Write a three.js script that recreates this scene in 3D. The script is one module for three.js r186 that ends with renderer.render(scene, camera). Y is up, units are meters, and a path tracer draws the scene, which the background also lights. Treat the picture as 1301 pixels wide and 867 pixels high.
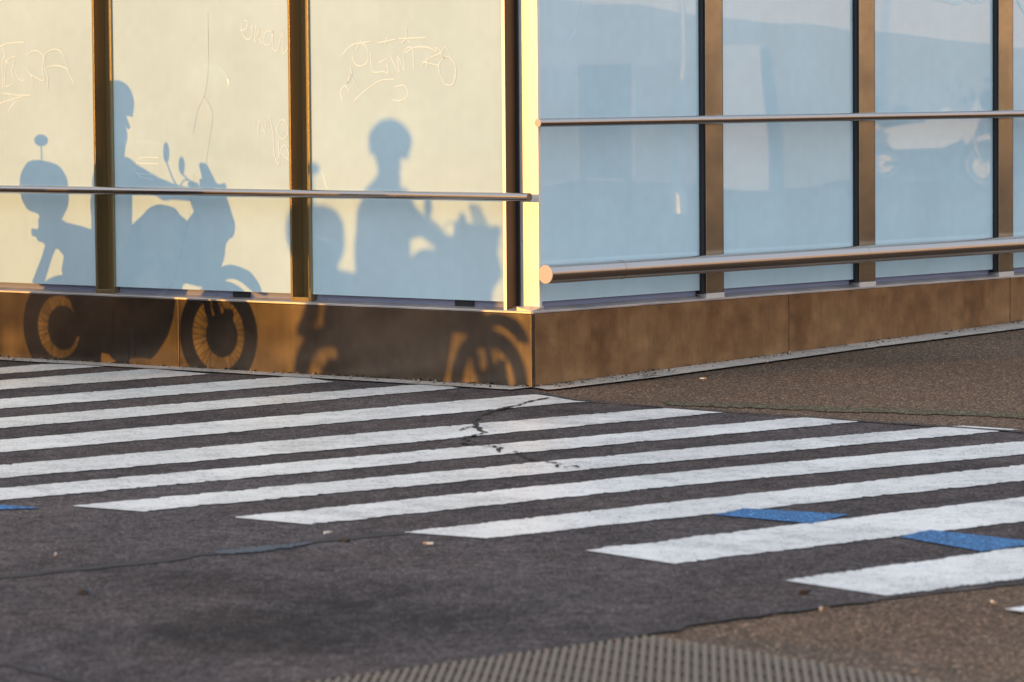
import * as THREE from 'three';
import { RoundedBoxGeometry } from 'three/addons/geometries/RoundedBoxGeometry.js';
import { mergeGeometries } from 'three/addons/utils/BufferGeometryUtils.js';
import { MarchingCubes } from 'three/addons/objects/MarchingCubes.js';

// ---------------------------------------------------------------- camera
// Origin: foot of the pavilion's corner. Left wall = plane z 0 (runs to -x), right wall = plane x 0 (runs to -z).
const scene = new THREE.Scene();
const PW = 1301, PH = 867, FPX = 5000;
const CAM = new THREE.Vector3(14.4211382, 1.7, 16.88932399);
const RM = [[0.75754144, -0.03565717, 0.65181249], [-0.00819479, 0.99790891, 0.0641143], [-0.65273563, -0.0539107, 0.75566516]];
const camera = new THREE.PerspectiveCamera(2 * Math.atan(PH / 2 / FPX) * 180 / Math.PI, PW / PH, 0.5, 2500);
camera.position.copy(CAM);
camera.quaternion.setFromRotationMatrix(new THREE.Matrix4().set(...RM[0], 0, ...RM[1], 0, ...RM[2], 0, 0, 0, 0, 1));
camera.focus = 22.4; camera.userData.fStop = 5;
scene.add(camera);

// ---------------------------------------------------------------- sun, sky, exposure
const SUN_A = 26 * Math.PI / 180, SUN_E = 3.6 * Math.PI / 180;      // turn from the left wall's normal, height
const tA = Math.tan(SUN_A), tE = Math.tan(SUN_E) / Math.cos(SUN_A);
const toSun = new THREE.Vector3(-Math.sin(SUN_A) * Math.cos(SUN_E), Math.sin(SUN_E), Math.cos(SUN_A) * Math.cos(SUN_E));
const sun = new THREE.DirectionalLight(new THREE.Color().setRGB(1, 0.47, 0.06), 3.3);
sun.position.copy(toSun).multiplyScalar(60); sun.castShadow = true; sun.shadow.radius = 1;
sun.shadow.mapSize.set(4096, 4096);
Object.assign(sun.shadow.camera, { left: -30, right: 30, top: 14, bottom: -14, near: 1, far: 160 });
scene.add(sun, sun.target);
{
  const w = 512, h = 256, d = new Float32Array(w * h * 4), v = new THREE.Vector3();
  for (let j = 0; j < h; j++) for (let i = 0; i < w; i++) {
    const phi = ((i + 0.5) / w - 0.5) * 2 * Math.PI, th = ((j + 0.5) / h - 0.5) * Math.PI;
    v.set(Math.cos(th) * Math.cos(phi), Math.sin(th), Math.cos(th) * Math.sin(phi));
    const up = Math.max(0, v.y), ang = Math.acos(Math.min(1, Math.max(-1, v.dot(toSun)))) * 180 / Math.PI;
    const t = Math.pow(1 - up, 3), glow = Math.exp(-ang * ang / 500), wide = Math.exp(-ang * ang / 3500);
    const o = (j * w + i) * 4;
    d[o] = 0.84 + 0.46 * t + 1.1 * glow * t + 0.10 * wide; d[o + 1] = 1.01 + 0.26 * t + 0.6 * glow * t + 0.06 * wide; d[o + 2] = 1.26 + 0.06 * t + 0.1 * glow * t; d[o + 3] = 1;
  }
  const sky = new THREE.DataTexture(d, w, h, THREE.RGBAFormat, THREE.FloatType);
  sky.mapping = THREE.EquirectangularReflectionMapping; sky.magFilter = sky.minFilter = THREE.LinearFilter; sky.needsUpdate = true;
  scene.background = sky; scene.environment = sky;
}
const renderer = new THREE.WebGLRenderer({ antialias: true });
renderer.setSize(1024, 682);
renderer.toneMapping = THREE.LinearToneMapping; renderer.toneMappingExposure = 1;
renderer.shadowMap.enabled = true; renderer.shadowMap.type = THREE.PCFSoftShadowMap;

// ---------------------------------------------------------------- helpers
let seed = 7; const rnd = () => (seed = (seed * 1664525 + 1013904223) >>> 0) / 4294967296;
const rr = (a, b) => a + (b - a) * rnd();
const lin = (r, g, b) => new THREE.Color().setRGB(r, g, b);
const V3 = (x, y, z) => new THREE.Vector3(x, y, z);
const ray = (u, v) => { const a = (u - PW / 2) / FPX, b = -(v - PH / 2) / FPX; return V3(RM[0][0] * a + RM[0][1] * b - RM[0][2], RM[1][0] * a + RM[1][1] * b - RM[1][2], RM[2][0] * a + RM[2][1] * b - RM[2][2]); };
const hit = (u, v, n, k) => { const d = ray(u, v); return CAM.clone().addScaledVector(d, (k - n.dot(CAM)) / n.dot(d)); };
const SLOPE = 0.0246, groundH = z => z >= 0 ? 0 : SLOPE * Math.min(-z, 8);
const ground = (u, v) => { const p = hit(u, v, V3(0, 1, 0), 0); return p.z >= 0 ? p : hit(u, v, V3(0, 1, SLOPE), 0); };
const GLZ = -0.028;                                                  // front face of the glass
const wall = (u, v, z = v > 372 + u * 0.034 ? 0 : GLZ) => { const p = hit(u, v, V3(0, 0, 1), z); return [p.x, p.y + z * 0]; };
const names = {};
function numbered(n) { const k = names[n] = (names[n] ?? -1) + 1; return k ? `${n}_${String(k).padStart(3, '0')}` : n; }
function tag(o, label, category, group, kind) { Object.assign(o.userData, { label, category }); if (group) o.userData.group = group; if (kind) o.userData.kind = kind; return o; }
function thing(name, label, category, pos = [0, 0, 0], turn = 0, group) { const g = new THREE.Group(); g.name = numbered(name); g.position.set(...pos); g.rotation.y = turn; scene.add(g); return tag(g, label, category, group); }
function structure(name) { const g = new THREE.Group(); g.name = numbered(name); g.userData.kind = 'structure'; scene.add(g); return g; }
function part(name, geo, mat, parent, pos) { const m = new THREE.Mesh(geo, mat); m.name = name; if (pos) m.position.set(...pos); m.castShadow = m.receiveShadow = true; parent.add(m); return m; }
const box = (x0, x1, y0, y1, z0, z1, r = 0.002) => { const g = new RoundedBoxGeometry(x1 - x0, y1 - y0, z1 - z0, 1, Math.min(r, (x1 - x0) / 3, (y1 - y0) / 3, (z1 - z0) / 3)); g.translate((x0 + x1) / 2, (y0 + y1) / 2, (z0 + z1) / 2); return g; };
const tube = (pts, r, seg = 24, rad = 10) => new THREE.TubeGeometry(new THREE.CatmullRomCurve3(pts.map(p => V3(...p))), seg, r, rad);
const cyl = (a, b, r0, r1 = r0, n = 20) => { const A = V3(...a), B = V3(...b), g = new THREE.CylinderGeometry(r1, r0, A.distanceTo(B), n); g.applyQuaternion(new THREE.Quaternion().setFromUnitVectors(V3(0, 1, 0), B.clone().sub(A).normalize())); g.translate((A.x + B.x) / 2, (A.y + B.y) / 2, (A.z + B.z) / 2); return g; };
const merge = gs => mergeGeometries(gs.map(g => { const q = g.index ? g.toNonIndexed() : g; for (const k of Object.keys(q.attributes)) if (!['position', 'normal', 'uv'].includes(k)) q.deleteAttribute(k); return q; }));
function boxUV(g) {                                                  // uv in metres, by the face's main axis
  const q = g.index ? g.toNonIndexed() : g, p = q.attributes.position, n = q.attributes.normal, uv = new Float32Array(p.count * 2);
  for (let i = 0; i < p.count; i++) { const ax = Math.abs(n.getX(i)), ay = Math.abs(n.getY(i)), az = Math.abs(n.getZ(i)); uv[2 * i] = az >= ax && az >= ay ? p.getX(i) : ax >= ay ? p.getZ(i) : p.getX(i); uv[2 * i + 1] = ay > ax && ay > az ? p.getZ(i) : p.getY(i); }
  q.setAttribute('uv', new THREE.BufferAttribute(uv, 2)); return q;
}

// ---------------------------------------------------------------- noise and textures
const hash = (x, y, s) => { let h = Math.imul(x | 0, 374761393) ^ Math.imul(y | 0, 668265263) ^ Math.imul(s | 0, 982451653); h = Math.imul(h ^ (h >>> 13), 1274126177); return ((h ^ (h >>> 16)) >>> 0) / 4294967296; };
function vnoise(x, y, s, wx = 1e9, wy = wx) { const i = Math.floor(x), j = Math.floor(y), a = x - i, b = y - j, u = a * a * (3 - 2 * a), v = b * b * (3 - 2 * b), X = k => ((k % wx) + wx) % wx, Y = k => ((k % wy) + wy) % wy; const p = hash(X(i), Y(j), s), q = hash(X(i + 1), Y(j), s), r = hash(X(i), Y(j + 1), s), t = hash(X(i + 1), Y(j + 1), s); return p + (q - p) * u + (r - p) * v + (p - q - r + t) * u * v; }
const fbm = (x, y, s, o = 4) => { let a = 0, k = 0.5, f = 1; for (let i = 0; i < o; i++) { a += k * vnoise(x * f, y * f, s + i); k /= 2; f *= 2.03; } return a; };
function tex(n, fn, srgb, reps = [1, 1]) {
  const d = new Uint8Array(n * n * 4);
  for (let j = 0; j < n; j++) for (let i = 0; i < n; i++) { const c = fn(i, j), o = (j * n + i) * 4; for (let k = 0; k < 3; k++) d[o + k] = Math.max(0, Math.min(255, Math.round(255 * (c.length ? c[k] : c)))); d[o + 3] = 255; }
  const t = new THREE.DataTexture(d, n, n); t.wrapS = t.wrapT = THREE.RepeatWrapping; t.magFilter = THREE.LinearFilter; t.minFilter = THREE.LinearMipmapLinearFilter; t.generateMipmaps = true;
  if (srgb) t.colorSpace = THREE.SRGBColorSpace; t.repeat.set(...reps); t.needsUpdate = true; return t;
}
// stones of the asphalt: tileable cellular heights, ~n cells a side
function cells(N, n, s) {
  const H = new Float32Array(N * N), T = new Float32Array(N * N), px = [], py = [], tn = [];
  for (let j = 0; j < n; j++) for (let i = 0; i < n; i++) { px.push(i + hash(i, j, s)); py.push(j + hash(i, j, s + 1)); tn.push(hash(i, j, s + 2)); }
  for (let y = 0; y < N; y++) for (let x = 0; x < N; x++) {
    const fx = x / N * n, fy = y / N * n, ci = Math.floor(fx), cj = Math.floor(fy); let best = 9, bk = 0;
    for (let b = -1; b <= 1; b++) for (let a = -1; a <= 1; a++) { const I = ((ci + a) % n + n) % n, J = ((cj + b) % n + n) % n, k = J * n + I, dx = px[k] + (ci + a - I) - fx, dy = py[k] + (cj + b - J) - fy, q = dx * dx + dy * dy; if (q < best) { best = q; bk = k; } }
    H[y * N + x] = Math.max(0, 1 - best * 1.6) * (0.45 + 0.55 * tn[bk]); T[y * N + x] = tn[bk];
  }
  return { H, T };
}
const N1 = 1024, stones = cells(N1, 190, 11), fine = cells(N1, 330, 31);
const asphaltFineBump = tex(N1, (i, j) => 0.3 * stones.H[j * N1 + i] + 0.7 * fine.H[j * N1 + i], false, [1 / 1.45, 1 / 1.45]);
function normalTex(height, k, reps) { return tex(N1, (i, j) => { const h = (a, b) => height(((j + b + N1) % N1) * N1 + (i + a + N1) % N1), dx = (h(1, 0) - h(-1, 0)) * k, dy = (h(0, 1) - h(0, -1)) * k, l = Math.hypot(dx, dy, 1); return [0.5 - dx / l / 2, 0.5 - dy / l / 2, 0.5 + 0.5 / l]; }, false, reps); }
const asphaltNormal = normalTex(o => 0.75 * stones.H[o] + 0.25 * fine.H[o], 9, [1 / 1.7, 1 / 1.7]);
const asphaltFineNormal = normalTex(o => 0.3 * stones.H[o] + 0.7 * fine.H[o], 0.8, [1 / 1.45, 1 / 1.45]);
const speck = (i, j) => { const t = stones.T[j * N1 + i], f = fine.T[j * N1 + i]; return 0.55 + 0.3 * (t - 0.5) + 0.28 * (f - 0.5) + (t > 0.95 ? 0.28 : 0) + (t < 0.08 ? -0.12 : 0); };
const asphaltColor = tex(N1, (i, j) => { const k = speck(i, j), t = stones.T[j * N1 + i]; return [k + 0.05 * (t - 0.5), k, k - 0.05 * (t - 0.5)]; }, true, [1 / 1.7, 1 / 1.7]);
const asphaltFineColor = tex(N1, (i, j) => 0.62 + (speck(i, j) - 0.55) * 0.95 + 0.14 * (vnoise(i / N1 * 60, j / N1 * 60, 41, 60) - 0.5) + 0.12 * (vnoise(i / N1 * 25, j / N1 * 25, 43, 25) - 0.5), true, [1 / 1.45, 1 / 1.45]);
const paintColor = tex(1024, (i, j) => {
  const x = i / 1024 * 64, y = j / 1024 * 64, n = vnoise(x / 2, y * 2, 3, 32, 128), m = vnoise(x * 4, y * 4, 4, 256), w = vnoise(x / 8, y / 8, 5, 8);
  let c = 1.0 - 0.06 * n - 0.08 * m - 0.10 * w;
  const worn = vnoise(x / 3, y / 3, 9, 64 / 3 | 0) * 0.6 + vnoise(x * 1.5, y * 1.5, 10, 96) * 0.4;
  if (stones.H[j * N1 + i] > 0.58 && worn > 0.57) c -= 0.22; if (fine.T[j * N1 + i] > 0.985) c -= 0.25; if (vnoise(x * 1.2, y * 4, 6, 76, 256) > 0.86 && w > 0.4) c -= 0.3; return [c, c * 0.99, c * 0.975];
}, true, [1 / 1.9, 1 / 1.9]);
const steelStreak = tex(1024, (i, j) => {                            // brushed, stained sheet: runs and dull spots
  const x = i / 1024, y = j / 1024; const a = vnoise(x * 320, y * 5, 1, 320, 5), b = vnoise(x * 90, y * 3, 2, 90, 3), c = vnoise(x * 14, y * 9, 3, 14, 9), e = vnoise(x * 40, y * 34, 4, 40, 34);
  let k = 0.88 + 0.03 * (a - 0.5) + 0.025 * (b - 0.5) + 0.16 * (c - 0.5) + 0.06 * (e - 0.5); return [k, k * (0.985 - 0.02 * c), k * (0.97 - 0.05 * c)];
}, true, [1 / 2.1, 1 / 1.3]);
const blotchMap = tex(1024, (i, j) => {                                 // brown sheet: soft blotches, faint runs
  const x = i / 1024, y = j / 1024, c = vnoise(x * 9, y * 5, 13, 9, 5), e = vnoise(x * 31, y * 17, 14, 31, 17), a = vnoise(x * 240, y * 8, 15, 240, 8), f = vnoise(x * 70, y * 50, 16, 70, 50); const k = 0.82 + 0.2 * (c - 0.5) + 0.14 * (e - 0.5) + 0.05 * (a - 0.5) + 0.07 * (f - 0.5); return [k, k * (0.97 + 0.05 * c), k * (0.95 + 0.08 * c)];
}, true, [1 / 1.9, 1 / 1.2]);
const grime = tex(1024, (i, j) => { const x = i / 1024, y = j / 1024, a = vnoise(x * 150, y * 3, 61, 150, 3), b = vnoise(x * 7, y * 5, 62, 7, 5), c = vnoise(x * 40, y * 40, 63, 40), d = vnoise(x * 300, y * 300, 64, 300); const k = 0.965 + 0.007 * (a - 0.5) + 0.045 * (b - 0.5) + 0.02 * (c - 0.5) - (d > 0.985 ? 0.05 : 0); return [k, k, k]; }, true, [1 / 2.3, 1 / 2.3]);
const glassWave = tex(256, (i, j) => vnoise(i / 256 * 5, j / 256 * 4, 66, 5, 4), false, [1 / 2.6, 1 / 2.6]);
const steelRough = tex(512, (i, j) => { const x = i / 512, y = j / 512; return 0.68 + 0.24 * vnoise(x * 12, y * 9, 8, 12, 9) + 0.06 * vnoise(x * 160, y * 6, 9, 160, 6); }, false, [1 / 1.7, 1 / 1.1]);

// ---------------------------------------------------------------- materials
const std = (c, roughness = 0.6, metalness = 0, more = {}) => new THREE.MeshStandardMaterial({ color: c, roughness, metalness, ...more });
const phys = (c, roughness, metalness, more) => new THREE.MeshPhysicalMaterial({ color: c, roughness, metalness, ...more });
const M = {
  rough: phys(lin(0.86, 0.60, 0.42), 0.95, 0, { specularIntensity: 0.1, map: asphaltColor, normalMap: asphaltNormal, vertexColors: true }),
  smooth: phys(lin(0.265, 0.209, 0.19), 0.9, 0, { specularIntensity: 0.12, map: asphaltFineColor, normalMap: asphaltFineNormal, vertexColors: true }),
  paint: phys(lin(0.93, 0.885, 0.83), 0.4, 0, { specularIntensity: 0.6, map: paintColor, bumpMap: asphaltFineBump, bumpScale: 0.0007 }),
  blue: phys(lin(0.14, 0.47, 0.98), 0.7, 0, { specularIntensity: 0.3, map: asphaltColor, bumpMap: asphaltFineBump, bumpScale: 0.0009 }),
  paleBlue: std(lin(0.16, 0.19, 0.22), 0.8, 0, { map: asphaltColor, bumpMap: asphaltFineBump, bumpScale: 0.0009 }),
  green: phys(lin(0.66, 0.56, 0.36), 0.9, 0, { specularIntensity: 0.1, map: asphaltColor, normalMap: asphaltNormal }),
  kerb: phys(lin(0.66, 0.58, 0.50), 0.9, 0, { specularIntensity: 0.15, map: paintColor, bumpMap: asphaltFineBump, bumpScale: 0.0012 }),
  crack: std(lin(0.012, 0.011, 0.011), 1),
  seam: phys(lin(0.07, 0.06, 0.055), 0.9, 0, { specularIntensity: 0.1, bumpMap: asphaltFineBump, bumpScale: 0.001 }),
  glass: new THREE.MeshPhysicalMaterial({ color: lin(0.68, 0.90, 0.96), roughness: 0.012, ior: 2.0, specularIntensity: 1, map: grime, bumpMap: glassWave, bumpScale: 0.0012 }),
  scratch: std(lin(0.74, 0.9, 0.93), 0.7),
  glassCrack: std(lin(0.42, 0.54, 0.57), 0.6),
  steel: std(lin(0.262, 0.222, 0.186), 0.27, 0.95, { map: steelStreak, roughnessMap: steelRough }),
  frame: std(lin(0.55, 0.49, 0.39), 0.2, 0.92, { map: steelStreak }),
  bronze: std(lin(0.35, 0.275, 0.15), 0.25, 0.75),
  glowSteel: std(lin(0.50, 0.275, 0.125), 0.38, 0.5, { map: blotchMap, roughnessMap: steelRough }),  // warm light reflected onto the right base is painted into this brown
  brown: std(lin(0.15, 0.075, 0.032), 0.35, 0.3),
  cap: std(lin(0.62, 0.52, 0.44), 0.6, 0.1),
  plate: std(lin(0.86, 0.84, 0.80), 0.42, 0.6),
  rail: std(lin(0.43, 0.385, 0.355), 0.2, 1),
  ledge: std(lin(0.82, 0.76, 0.73), 0.4, 0.7, { map: steelStreak }),
  channel: std(lin(0.26, 0.28, 0.40), 0.6),
  dark: std(lin(0.02, 0.02, 0.022), 0.7),
  plaster: std(lin(0.55, 0.54, 0.52), 0.9),
  roof: std(lin(0.25, 0.24, 0.23), 0.8),
  rubber: std(lin(0.022, 0.022, 0.023), 0.85),
  alloy: std(lin(0.45, 0.45, 0.46), 0.35, 1),
  chrome: std(lin(0.7, 0.7, 0.7), 0.15, 1),
  seat: std(lin(0.03, 0.028, 0.027), 0.7),
  smoked: new THREE.MeshPhysicalMaterial({ color: lin(0.05, 0.055, 0.06), roughness: 0.12, clearcoat: 1 }),
  lens: new THREE.MeshPhysicalMaterial({ color: lin(0.75, 0.75, 0.72), roughness: 0.08, clearcoat: 1 }),
  redLens: new THREE.MeshPhysicalMaterial({ color: lin(0.45, 0.02, 0.02), roughness: 0.15, clearcoat: 1 }),
  amber: new THREE.MeshPhysicalMaterial({ color: lin(0.7, 0.25, 0.03), roughness: 0.2 }),
  iron: std(lin(0.175, 0.13, 0.085), 0.75, 0.2, { bumpMap: asphaltFineBump, bumpScale: 0.0012 }),
};
const paintOf = c => new THREE.MeshPhysicalMaterial({ color: c, roughness: 0.35, clearcoat: 0.9, clearcoatRoughness: 0.08 });

// ---------------------------------------------------------------- ground
{
  const g = structure('ground');
  const xs = [], zs = [];
  const lines = (a, lo, hi, st) => { for (const k of [-900, -400, -200, -120, -70, -40, -25, -15]) if (k < lo - 2) a.push(k); for (let k = lo; k <= hi + 1e-6; k += st) a.push(+k.toFixed(3)); for (const k of [20, 28, 40, 70, 120, 200, 400, 900]) if (k > hi + 2) a.push(k); };
  lines(xs, -10, 16, 0.2); lines(zs, -12, 16, 0.2);
  const pos = [], uv = [], col = [], idx = [];
  for (const z of zs) for (const x of xs) {
    pos.push(x, groundH(z), z); uv.push(x, -z);
    const k = 0.74 + 0.5 * (fbm(x * 0.9 + 40, z * 0.9 + 9, 21) - 0.1) * 0.9, w = fbm(x * 2.7, z * 2.7, 51) - 0.47; let c = [k * (1.04 + 0.10 * w), k, k * (0.97 - 0.10 * w)];
    col.push(...c);
  }
  const n = xs.length;
  for (let j = 0; j + 1 < zs.length; j++) for (let i = 0; i + 1 < n; i++) { const a = j * n + i; idx.push(a, a + n, a + 1, a + 1, a + n, a + n + 1); }
  const geo = new THREE.BufferGeometry(); geo.setAttribute('position', new THREE.Float32BufferAttribute(pos, 3)); geo.setAttribute('uv', new THREE.Float32BufferAttribute(uv, 2)); geo.setAttribute('color', new THREE.Float32BufferAttribute(col, 3)); geo.setIndex(idx); geo.computeVertexNormals();
  part('rough_asphalt', geo, M.rough, g);
}
// a flat sheet between an upper and a lower polyline of ground points
function sheet(up, lo, y, n, jit = 0, sd = 1, color, rows = 5) {
  const at = (L, t) => { const k = t * (L.length - 1), i = Math.min(L.length - 2, Math.floor(k)); return L[i].clone().lerp(L[i + 1], k - i); };
  const pos = [], uv = [], idx = [], col = [];
  for (let i = 0; i <= n; i++) {
    const a = at(up, i / n), b = at(lo, i / n), d = b.clone().sub(a).setY(0).normalize();
    const ja = jit * ((vnoise(i * 0.9, 1, sd) - 0.5) * 2 + (vnoise(i * 0.13, 5, sd) - 0.5) * 1.5 + (hash(i, 3, sd) > 0.93 ? 1.6 : 0)), jb = jit * ((vnoise(i * 0.9, 9, sd) - 0.5) * 2 + (vnoise(i * 0.13, 15, sd) - 0.5) * 1.5 - (hash(i, 4, sd) > 0.93 ? 1.6 : 0));
    a.addScaledVector(d, ja); b.addScaledVector(d, jb);
    for (let r = 0; r < rows; r++) { const p = a.clone().lerp(b, r / (rows - 1)); pos.push(p.x, groundH(p.z) + y, p.z); uv.push(p.x, -p.z); if (color) col.push(...color(p.x, p.z)); }
    if (i < n) for (let r = 0; r < rows - 1; r++) { const k = i * rows + r; idx.push(k, k + 1, k + rows, k + rows, k + 1, k + rows + 1); }
  }
  const g = new THREE.BufferGeometry(); g.setAttribute('position', new THREE.Float32BufferAttribute(pos, 3)); g.setAttribute('uv', new THREE.Float32BufferAttribute(uv, 2)); if (color) g.setAttribute('color', new THREE.Float32BufferAttribute(col, 3)); g.setIndex(idx); g.computeVertexNormals();
  const nn = g.attributes.normal; if (nn.getY(0) < 0) { for (let i = 0; i < idx.length; i += 3) [idx[i], idx[i + 1]] = [idx[i + 1], idx[i]]; g.setIndex(idx); g.computeVertexNormals(); }
  return g;
}
const G = list => list.map(([u, v]) => ground(u, v));
const road = structure('crossing_road');
{
  const up = [V3(-9, 0, 0.03), V3(-4.5, 0, 0.03), V3(-2, 0, 0.03), V3(0.02, 0, 0.05), ...G([[735, 511], [905, 523], [1100, 537], [1301, 551], [1500, 566]])];
  const lo = G([[-420, 985], [-80, 910], [200, 890], [420, 865], [640, 838], [800, 813], [880, 797], [1090, 768], [1560, 712]]);
  const blot = ground(400, 800), blot2 = ground(300, 745);
  const tone = (x, z) => {                                           // patched surface with two darker blotches
    let k = 0.62 + 0.50 * fbm(x * 0.8, z * 0.8, 71) + 0.34 * (fbm(x * 4.3, z * 4.3, 75) - 0.47) + 0.22 * (vnoise(x * 17, z * 17, 77) - 0.5);
    for (const [c, rx, rz, a] of [[blot, 0.5, 0.75, 0.4], [blot2, 1.0, 0.35, 0.25]]) { const q = Math.hypot((x - c.x) / rx, (z - c.z) / rz) + 1.6 * (fbm(x * 3.3, z * 3.3, 91) - 0.47) + 0.5 * (vnoise(x * 23, z * 23, 93) - 0.5); if (q < 1) k *= 1 - a * Math.min(1, (1 - q) * 2.2); }
    const w = fbm(x * 2, z * 2, 96) - 0.47; return [k * (1 + 0.12 * w), k, k * (1 - 0.10 * w)];
  };
  part('smooth_asphalt', sheet(up, lo, 0.004, 260, 0.012, 77, tone, 110), M.smooth, road);
}
// stripes: [upper-left, upper-right, lower-left, lower-right] in photo pixels
const STRIPES = [
  [[996, 740.5], [1301, 698], [1480, 673], [1127, 760], [1301, 737.6], [1640, 692]],
  [[743, 702], [1301, 634], [1450, 616], [855, 719], [1301, 665], [1560, 634]],
  [[512, 679], [840, 642], [1400, 582.5], [620, 687], [840, 662.5], [1480, 594]],
  [[295, 660], [840, 604], [1345, 558.5], [392, 669], [840, 621.7], [1420, 569]],
  [[90, 645.5], [840, 575], [1221, 542.7], [180, 652.5], [840, 590], [1296, 548]],
  [[-110, 633], [450, 582.5], [1019, 532.4], [-20, 640], [450, 597.4], [1097, 537.4]],
  [[-290, 619], [450, 553.5], [845, 520.5], [-200, 627], [450, 571], [918, 526]],
  [[-400, 597.5], [0, 561], [680, 503], [-400, 614], [0, 577], [746, 512]],
  [[-400, 567], [0, 533], [556, 488.2], [-400, 581], [0, 546.5], [582, 495.2]],
  [[-400, 541], [0, 509], [372, 479.5], [-400, 555], [0, 521.5], [424, 487]],
  [[-400, 517], [0, 485], [190, 470.3], [-400, 530], [0, 497], [268, 477]],
  [[-400, 500], [0, 468.8], [60, 464], [-400, 509], [0, 477], [140, 466.5]],
];
STRIPES.forEach((s, i) => { const m = part('stripe', sheet(G(s.slice(0, 3)), G(s.slice(3)), 0.008, 260, 0.014, 100 + i), M.paint, road); });
// blue parking paint left between the stripes, and a faded scrap of it
[[[908, 657], [945, 648.5], [1032, 668], [1080, 656.5]], [[1143, 685], [1182, 676], [1247, 703.5], [1330, 693]], [[-60, 652], [-60, 640], [10, 650], [55, 648]]].forEach((q, i) => { const p = G(q); part('blue_marking', sheet([p[0], p[1]], [p[2], p[3]], 0.0085, 40, 0.008, 200 + i), M.blue, road); });
part('faded_blue_marking', sheet(G([[268, 704], [330, 697], [395, 691]]), G([[285, 708], [335, 703], [398, 693.5]]), 0.0085, 60, 0.02, 220), M.paleBlue, road);
part('blue_marking', sheet(G([[1276, 777], [1340, 770]]), G([[1300, 781], [1345, 777]]), 0.0085, 20, 0.006, 221), M.paint, road).name = 'stripe';
part('faded_green_marking', sheet(G([[840, 511], [1000, 516], [1301, 525.5], [1420, 530]]), G([[850, 516], [1000, 521.5], [1301, 532], [1420, 537]]), 0.0045, 160, 0.05, 230), M.green, road);
// pale concrete strips along the foot of the walls
part('concrete_strip', sheet([V3(-9, 0, 0.003), V3(-4.5, 0, 0.003), V3(0.0, 0, 0.003)], [V3(-9, 0, 0.2), V3(-4.5, 0, 0.19), V3(-2, 0, 0.19), V3(0.02, 0, 0.21)], 0.012, 160, 0.012, 240), M.kerb, road);
part('concrete_strip', sheet([V3(0.003, 0, 0.0), V3(0.003, 0, -3), V3(0.003, 0, -9)], [V3(0.2, 0, 0.10), V3(0.27, 0, -0.8), V3(0.26, 0, -3), V3(0.32, 0, -4.5), V3(0.34, 0, -9)], 0.012, 200, 0.008, 241), M.kerb, road);
function ribbon(pts, w, y, sd, wander = 0) {
  const up = [], lo = [];
  for (let i = 0; i < pts.length - 1; i++) for (let k = 0; k < 8; k++) {
    const p = pts[i].clone().lerp(pts[i + 1], k / 8), d = pts[i + 1].clone().sub(pts[i]).setY(0).normalize(), s = V3(-d.z, 0, d.x), j = i * 8 + k, o = (vnoise(j * 0.7, 2, sd) - 0.5) * wander, ww = w * (0.35 + 1.2 * vnoise(j * 0.45, 7, sd));
    up.push(p.clone().addScaledVector(s, o + ww / 2)); lo.push(p.clone().addScaledVector(s, o - ww / 2));
  }
  return sheet(up, lo, y, up.length - 1);
}
const C2 = l => G(l.map(([a, b]) => [420 + a / 2.957, 480 + b / 2.957]));
[[[815, 82], [740, 100], [690, 115], [620, 130], [560, 148], [540, 170], [545, 192], [585, 215], [520, 230], [500, 245], [512, 260]], [[545, 190], [500, 200], [474, 206]], [[570, 262], [610, 266], [645, 274], [632, 291]], [[688, 286], [710, 291], [740, 306], [757, 320]], [[810, 322], [860, 334], [842, 347]], [[880, 347], [905, 340], [942, 346]]].forEach((l, i) => part('crack', ribbon(C2(l), i ? 0.016 : 0.024, 0.0125, 300 + i, 0.03), M.crack, road));
part('asphalt_seam', ribbon(G([[-60, 743], [80, 727.5], [200, 714.5], [300, 702.5], [410, 689], [520, 678]]), 0.07, 0.0068, 320, 0.02), M.seam, road);
part('asphalt_seam', ribbon(G([[690, 503], [735, 511], [905, 523.5], [1100, 537.5], [1301, 551.5], [1420, 560]]), 0.045, 0.0095, 321, 0.03), M.seam, road);
part('asphalt_seam', ribbon(G([[640, 838], [800, 813], [880, 797], [1000, 779], [1120, 764]]), 0.03, 0.007, 322, 0.05), M.seam, road);
part('asphalt_seam', ribbon(G([[-60, 838], [30, 853], [110, 872]]), 0.025, 0.007, 323, 0.03), M.seam, road);

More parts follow.
